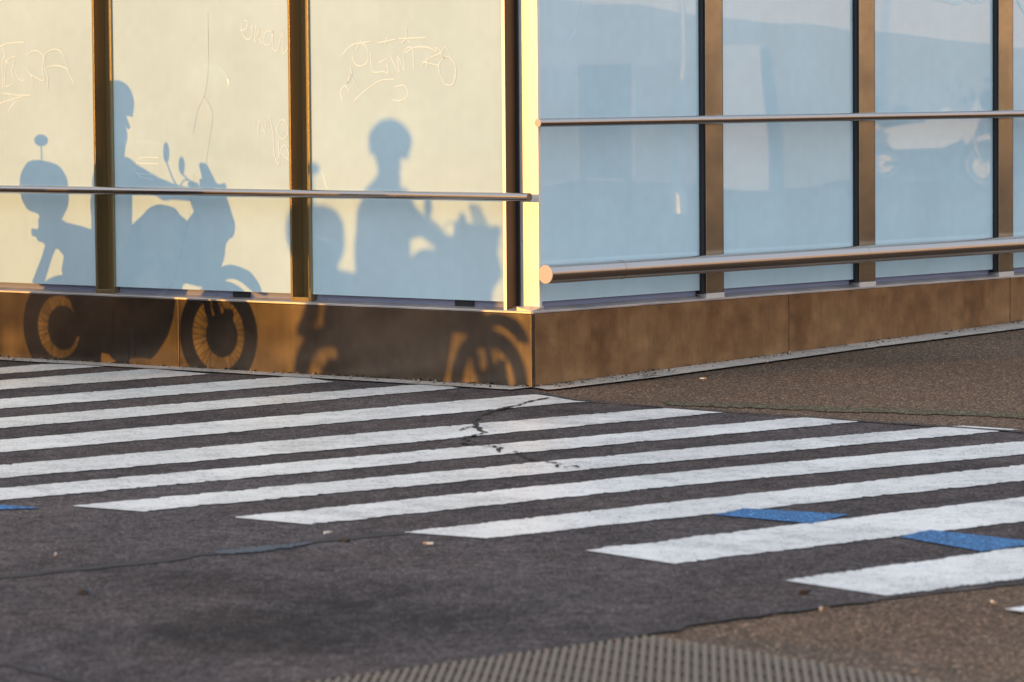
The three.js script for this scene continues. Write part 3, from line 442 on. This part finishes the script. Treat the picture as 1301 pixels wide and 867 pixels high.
function person(label, pos, look) {
  const p = thing('person', label, 'person', pos, look.turn || 0, 'riders standing astride the motorcycles');
  const L = (u, v, z = 0) => { const q = LB(u + (look.du || 0), v + (look.dv || 0)); return [q[0], q[1], z]; };
  const hb = LB(237, 247), grip = s => [hb[0] - 0.02, hb[1], s * 0.335], w = look.wide;
  const bones = [];
  for (const s of [-1, 1]) {
    const wr = [grip(s)[0] - 0.085, grip(s)[1] + 0.02, s * 0.33];
    const sh = look.sh || 0;
    bones.push([L(146, 214 + sh, s * 0.15), L(141, 232 + sh * 0.6, s * 0.07), 0.085, 0.12], [L(141, 232 + sh * 0.6, s * 0.08), L(139, 262, s * 0.075), 0.128 * w, 0.128 * w], [L(139, 262, s * 0.075), L(140, 294, s * 0.085), 0.128 * w, 0.13 * w]);
    bones.push([L(149, 216 + sh * 0.2, s * 0.2), L(186, 237 + (look.elbow || 0), s * 0.3), look.elbow ? 0.066 : 0.07, 0.054], [L(186, 237 + (look.elbow || 0), s * 0.3), wr, 0.054, 0.038], [wr, [wr[0] + 0.04, wr[1] + 0.005, wr[2]], 0.032, 0.03]);
    const hip = L(141, 293, s * 0.11), knee = [hip[0] + 0.06, 0.5, s * 0.24], ank = [hip[0] - 0.02, 0.11, s * 0.26];
    bones.push([hip, knee, 0.105, 0.07], [knee, ank, 0.068, 0.05], [[ank[0] - 0.03, 0.045, ank[2]], [ank[0] + 0.17, 0.037, ank[2] + s * 0.02], 0.045, 0.036], [ank, [ank[0] - 0.02, 0.05, ank[2]], 0.05, 0.046]);
  }
  bones.push([L(142, 205 + (look.sh || 0)), L(147, 178), look.neck || 0.082, look.neck ? 0.085 : 0.07], [L(145, 150), L(147, 166), 0.088, 0.07], [L(153, 170), L(155, 175), 0.032, 0.024], [L(140, 240), L(141, 280), 0.13, 0.13]);
  const ce = L(170, 200);
  const body = field(ce[0], 0.95, 0, 2.0, 150, capsules(bones, 0.035)), parts = [body];
  // face: nose, brow and ears on a finer grid
  const fc = L(150, 160);
  const nose = [[L(158, 154), L(161, 161), 0.012, 0.014], [L(157, 149), L(160.5, 160), 0.009, 0.01], [L(156, 168, -0.02), L(156, 168, 0.02), 0.009], [L(156.5, 171, -0.017), L(156.5, 171, 0.017), 0.009]];
  for (const s of [-1, 1]) nose.push([L(145, 152, s * 0.082), L(145, 159, s * 0.08), 0.014, 0.01], [L(156, 152, s * 0.03), L(156, 152, s * 0.034), 0.013]);
  parts.push(field(fc[0], fc[1], 0, 0.28, 84, capsules([...nose, [L(145, 150), L(147, 166), 0.085, 0.067], [L(153, 170), L(155, 175), 0.03, 0.022]], 0.008)));
  // hands closed round the grips
  for (const s of [-1, 1]) {
    const [gx, gy, gz] = grip(s), hn = [];
    hn.push([[gx - 0.085, gy + 0.02, gz - s * 0.005], [gx - 0.03, gy + 0.028, gz], 0.026, 0.024]);
    for (let k = 0; k < 4; k++) {
      const z = gz + (k - 1.5) * 0.021, f = [1, 1.08, 1.03, 0.86][k], r = [0.0095, 0.0098, 0.0094, 0.0084][k];
      hn.push([[gx - 0.05, gy + 0.026, gz + (k - 1.5) * 0.017], [gx - 0.012, gy + 0.036, z], 0.013, 0.011], [[gx - 0.012, gy + 0.036, z], [gx + 0.026 * f, gy + 0.02, z], r + 0.001, r], [[gx + 0.026 * f, gy + 0.02, z], [gx + 0.027 * f, gy - 0.008, z], r, r], [[gx + 0.027 * f, gy - 0.008, z], [gx + 0.008, gy - 0.027, z], r, r - 0.0015]);
    }
    const iz = gz - s * 0.04;
    hn.push([[gx - 0.06, gy + 0.015, gz - s * 0.02], [gx - 0.03, gy - 0.012, iz], 0.015, 0.012], [[gx - 0.03, gy - 0.012, iz], [gx - 0.004, gy - 0.03, iz], 0.012, 0.0105], [[gx - 0.004, gy - 0.03, iz], [gx + 0.02, gy - 0.028, iz], 0.0105, 0.008]);
    parts.push(field(gx - 0.03, gy + 0.005, gz, 0.2, 60, capsules(hn, 0.005)));
  }
  const geo = mergeGeometries(parts), P = geo.attributes.position, col = new Float32Array(P.count * 3), nb = body.attributes.position.count, chin = L(150, 181)[1];
  for (let i = 0; i < P.count; i++) { const y = P.getY(i), x = P.getX(i), c = i >= nb || y > chin ? look.skin : y < 0.105 ? [0.02, 0.02, 0.02] : y < 0.93 && x < L(185, 200)[0] ? look.legs : look.jacket; col.set(c, 3 * i); }
  geo.setAttribute('color', new THREE.BufferAttribute(col, 3));
  part('body', geo, std(lin(1, 1, 1), 0.85, 0, { vertexColors: true }), p);
  const hc = L(146.5 + look.hx, 132 + look.hy), hg = new THREE.SphereGeometry(1, 36, 26, 0, Math.PI * 2, 0, Math.PI * look.ht); hg.scale(look.hr * (look.hw || 0.95), look.hr, 0.125); hg.rotateZ(look.tilt);
  if (look.square) { const a = hg.attributes.position; for (let i = 0; i < a.count; i++) { const y = a.getY(i) / look.hr, x = a.getX(i); a.setY(i, look.hr * Math.sign(y) * Math.pow(Math.abs(y), 0.86)); a.setX(i, x * (1 + 0.1 * Math.max(0, 1 - Math.abs(y - 0.25) * 2)) + (y < 0 ? 0.03 * y : 0)); } hg.computeVertexNormals(); }
  const hm = part('helmet', hg, look.helmet, p, hc); hm.material.side = THREE.DoubleSide;
  const rim = new THREE.TorusGeometry(Math.sin(Math.PI * look.ht), 0.05, 8, 40); rim.rotateX(Math.PI / 2); rim.translate(0, Math.cos(Math.PI * look.ht), 0); rim.scale(look.hr * (look.hw || 0.95), look.hr, 0.125); rim.rotateZ(look.tilt); part('rim_trim', rim, M.dark, hm);
  return p;
}
person('person in a black jacket and grey helmet astride the motorcycle by the glass wall', P1, { wide: 1, hx: 0, hy: 0, hr: 0.148, ht: 0.62, tilt: -0.12, skin: [0.42, 0.26, 0.18], jacket: [0.03, 0.032, 0.04], legs: [0.04, 0.06, 0.11], helmet: paintOf(lin(0.22, 0.22, 0.23)) });
person('person in a brown jacket and white helmet astride the red motorcycle', P2, { wide: 1.16, turn: TURN2, sh: -14, elbow: 13, neck: 0.11, hx: 2, hy: 2, hr: 0.15, hw: 1.06, square: true, ht: 0.64, tilt: -0.1, skin: [0.45, 0.29, 0.2], jacket: [0.12, 0.07, 0.04], legs: [0.05, 0.05, 0.055], helmet: paintOf(lin(0.75, 0.74, 0.7)) });

// ---------------------------------------------------------------- things across the side street, seen mirrored in the right-hand panes
const mirrored = (u, v, y) => { const p = hit(u, v, V3(0, 1, 0), y); return [-0.08 - p.x, y, p.z]; };
const FARY = groundH(-20);
{
  const b = thing('street_building', 'sunlit cream building with shade on its ground floor painted as a dark band across the side street', 'building', [26.0, FARY, -30.0], -Math.PI / 6);
  const cream = std(lin(0.84, 0.80, 0.72), 0.9), shadeTone = std(lin(0.34, 0.37, 0.40), 0.8), shut = std(lin(0.20, 0.22, 0.24), 0.6), gl = std(lin(0.05, 0.06, 0.07), 0.1);
  part('wall', box(-14, 11, 0, 9.5, -8, 0, 0.02), cream, b);
  const s = new THREE.Shape();
  const hgt = x => 3.02 + 0.118 * x; s.setFromPoints([[-13.9, 0.002], [10.9, 0.002], [10.9, hgt(8)], [8, hgt(8)], [-13.9, hgt(-13.9)]].map(q => new THREE.Vector2(...q)));
  part('shade_band', new THREE.ExtrudeGeometry(s, { depth: 0.12, bevelEnabled: false }), shadeTone, b, [0, 0, 0.004]);  // dark band paints the shade over the lower facade
  for (let k = -2; k <= 1; k++) { const w = part('window', box(k * 5 - 0.7, k * 5 + 0.7, 6, 8.2, 0.002, 0.06), gl, b); part('frame', merge([box(k * 5 - 0.8, k * 5 - 0.7, 5.9, 8.3, 0.003, 0.1), box(k * 5 + 0.7, k * 5 + 0.8, 5.9, 8.3, 0.003, 0.1), box(k * 5 - 0.7, k * 5 + 0.7, 8.2, 8.3, 0.003, 0.1), box(k * 5 - 0.7, k * 5 + 0.7, 5.9, 6, 0.003, 0.1)]), std(lin(0.6, 0.58, 0.52), 0.6), w); }
  b.updateMatrixWorld(); const inv = b.matrixWorld.clone().invert();
  for (const [u, v] of [[714, 190], [834, 148]]) {
    const d = ray(u, v), P = CAM.clone().addScaledVector(d, (-0.04 - CAM.x) / d.x), e = V3(-d.x, d.y, d.z), lp = P.applyMatrix4(inv), le = e.transformDirection(inv), q = lp.addScaledVector(le, (0.13 - lp.z) / le.z);
    const sg = part('sign_plate', box(q.x - 0.16, q.x + 0.16, q.y - 0.24, q.y + 0.24, 0.126, 0.134, 0.002), std(lin(0.75, 0.74, 0.72), 0.6), b);
    const ring = new THREE.TorusGeometry(0.1, 0.022, 8, 28); ring.scale(1, 1, 0.1); part('ring', ring, std(lin(0.4, 0.03, 0.03), 0.6), sg, [q.x, q.y + 0.06, 0.136]); part('disc', new THREE.CircleGeometry(0.09, 24), std(lin(0.06, 0.12, 0.35), 0.6), sg, [q.x, q.y + 0.06, 0.1352]);
  }
  const sh = new THREE.Group(); sh.name = 'roller_shutter'; b.add(sh);
  for (let k = 0; k < 18; k++) part('slat', box(-3, 0.5, 0.05 + k * 0.1, 0.14 + k * 0.1, 0.125, 0.14 + (k % 2) * 0.004, 0.004), shut, sh);
}
for (const [label, pos, turn, w, h] of [['added tall grey block at the left, darkening what the steel mirrors', [-62, 0, 44], 2.0, 44, 22], ['added long grey block behind the camera, darkening what the steel mirrors', [22, 0, 62], Math.PI - 0.1, 74, 20]]) {  // unseen blocks added to darken reflections in the steel and cut low sky light
  const b = thing('added_block', label, 'building', pos, turn), m = std(lin(0.3, 0.27, 0.24), 0.9), gl = std(lin(0.04, 0.045, 0.05), 0.15);
  part('wall', box(-w / 2, w / 2, 0, h, -10, 0, 0.02), m, b);
  for (let k = 0; k < Math.floor(w / 4); k++) for (let f = 0; f < 5; f++) part('window', box(-w / 2 + 1.4 + k * 4, -w / 2 + 2.8 + k * 4, 1.2 + f * 4, 3.3 + f * 4, 0.002, 0.05), gl, b);
}
{
  const q = mirrored(770, 288, FARY), b = thing('information_board', 'upright dark information board on two legs across the side street', 'board', q, -0.35);
  part('panel', box(-0.32, 0.32, 0.5, 1.75, -0.03, 0.03, 0.01), std(lin(0.05, 0.06, 0.07), 0.5), b);
  for (const s of [-1, 1]) part('leg', box(s * 0.27 - 0.03, s * 0.27 + 0.03, 0, 0.499, -0.03, 0.03, 0.005), M.dark, b);
  part('frame', merge([box(-0.36, 0.36, 1.751, 1.8, -0.04, 0.04), box(-0.36, -0.321, 0.5, 1.75, -0.04, 0.04), box(0.321, 0.36, 0.5, 1.75, -0.04, 0.04)]), M.alloy, b);
}
{
  const q = mirrored(938, 235, FARY), b = thing('collection_container', 'white tall collection container with a sloping lid across the side street', 'container', q, 0.7);
  const s = new THREE.Shape([[-0.4, 0], [0.4, 0], [0.4, 1.55], [0.1, 2.1], [-0.4, 2.1]].map(p => new THREE.Vector2(...p)));
  part('shell', new THREE.ExtrudeGeometry(s, { depth: 0.8, bevelEnabled: true, bevelSize: 0.03, bevelThickness: 0.03, bevelSegments: 3 }), std(lin(0.7, 0.68, 0.64), 0.5), b, [0, 0, -0.4]);
  part('label_plate', box(-0.2, 0.25, 1.2, 1.32, 0.432, 0.437), std(lin(0.35, 0.36, 0.38), 0.5), b);
}
{
  const q = mirrored(868, 272, FARY), b = thing('lamp_post', 'slim pale metal lamp post across the side street', 'lamp post', q);
  part('post', cyl([0, 0.3, 0], [0, 5.5, 0], 0.05, 0.035, 16), std(lin(0.6, 0.58, 0.55), 0.4, 0.3), b);
  part('base', cyl([0, 0, 0], [0, 0.299, 0], 0.09, 0.07, 16), M.alloy, b);
  const hd = part('lamp_head', new THREE.SphereGeometry(0.2, 20, 14).scale(1, 0.7, 1), M.lens, b, [0, 5.6, 0]);
}
motorcycle('black motorcycle parked across the side street next to the white one', bikeGrey, mirrored(1330, 236, FARY), 2.4);
motorcycle('white motorcycle parked across the side street before the cream building', bikeWhite, mirrored(1185, 238, FARY), 2.5);

// ---------------------------------------------------------------- litter
{
  const paper = std(lin(0.7, 0.68, 0.64), 0.9), brown = std(lin(0.05, 0.045, 0.045), 0.9), filt = std(lin(0.45, 0.3, 0.18), 0.9);
  const butts = [[416, 682, 'white cigarette butt on the asphalt by a stripe corner'], [70, 710, 'cigarette butt on bare asphalt near the dark seam'], [545, 696, 'cigarette butt on asphalt below the long white stripes'], [1262, 771, 'cigarette butt on rough asphalt beside the nearest stripe'], [893, 484.5, 'cigarette butt by the concrete strip of the side wall'], [975, 463, 'cigarette butt against the brown side wall'], [1043, 780, 'cigarette butt on coarse brown asphalt by the grating']];
  for (const [u, v, l] of butts) { const p = ground(u, v), g = thing('cigarette_butt', l, 'cigarette butt', [p.x, groundH(p.z) + 0.0105, p.z], rr(0, 6), 'litter on the ground'); part('paper', cyl([-0.016, 0.005, 0], [0.008, 0.005, 0], 0.0048, 0.0048, 8), paper, g); part('filter', cyl([0.0082, 0.005, 0], [0.022, 0.005, 0], 0.005, 0.005, 8), filt, g); }
  const stonesAt = [[105, 757, 'dark pebble on the asphalt below the seam'], [440, 691, 'flat black scrap on the asphalt below the stripes'], [1022, 757, 'small dark chip lying on the nearest white stripe']];
  for (const [u, v, l] of stonesAt) { const p = ground(u, v), g = new THREE.IcosahedronGeometry(0.017, 1), a = g.attributes.position; for (let i = 0; i < a.count; i++) { const k = 0.8 + 0.4 * hash(Math.round(a.getX(i) * 1e4), Math.round(a.getY(i) * 1e4), u); a.setXYZ(i, a.getX(i) * k * 1.4, a.getY(i) * k * 0.6, a.getZ(i) * k); } g.computeVertexNormals(); const m = part(numbered('pebble'), g, brown, scene, [p.x, groundH(p.z) + 0.017, p.z]); tag(m, l, 'pebble', 'litter on the ground'); }
  const leaf = new THREE.Shape(); leaf.moveTo(0, -0.035); leaf.quadraticCurveTo(0.026, -0.005, 0, 0.045); leaf.quadraticCurveTo(-0.026, -0.005, 0, -0.035);
  const leaves = [[828, 480.5, 'curled brown leaf beside the foot of the side wall'], [820, 482, 'dry dark leaf in a clump by the side wall'], [835, 482.5, 'small brown leaf lying on the concrete strip by the clump'], [1046, 781, 'orange leaf on coarse asphalt behind the grating'], [1162, 862, 'yellow brown leaf at the end of the grating']];
  leaves.forEach(([u, v, l], i) => { const p = ground(u, v), g = new THREE.ShapeGeometry(leaf, 6), a = g.attributes.position; for (let k = 0; k < a.count; k++) a.setZ(k, 3.5 * a.getX(k) ** 2 * 8 + 4 * a.getY(k) ** 2); g.rotateX(-Math.PI / 2); g.computeVertexNormals(); const m = part(numbered('dry_leaf'), g, std(i > 2 ? lin(0.5, 0.24, 0.06) : lin(0.12, 0.065, 0.03), 0.8, 0, { side: THREE.DoubleSide }), scene, [p.x, groundH(p.z) + 0.018, p.z]); m.rotation.y = rr(0, 6); m.scale.setScalar(i > 2 ? 0.6 : 1.2); tag(m, l, 'leaf', 'litter on the ground'); });
}

{
  const g = new THREE.IcosahedronGeometry(1, 0), n = 420, im = new THREE.InstancedMesh(g, std(lin(0.16, 0.13, 0.10), 0.95), n), m = new THREE.Matrix4(), q = new THREE.Quaternion(), c = new THREE.Color();
  for (let i = 0; i < n; i++) { const right = i % 2, t = rr(0, 1) ** 1.2, o = 0.012 + 0.16 * rnd() ** 3, x = right ? o : -t * 5, z = right ? -t * 5.2 : o, r = rr(0.0025, 0.009); q.setFromEuler(new THREE.Euler(rr(0, 6), rr(0, 6), rr(0, 6))); m.compose(V3(x, groundH(z) + 0.012 + r * 0.4, z), q, V3(r * rr(0.8, 1.8), r * rr(0.5, 0.9), r)); im.setMatrixAt(i, m); const k = rr(0.5, 2.6); im.setColorAt(i, c.setRGB(k, k * 0.95, k * 0.88)); }
  im.name = 'grit'; im.castShadow = im.receiveShadow = true; tag(im, 'scattered grit and crumbs along the foot of the brown base', 'grit', null, 'stuff'); scene.add(im);
}

renderer.render(scene, camera);
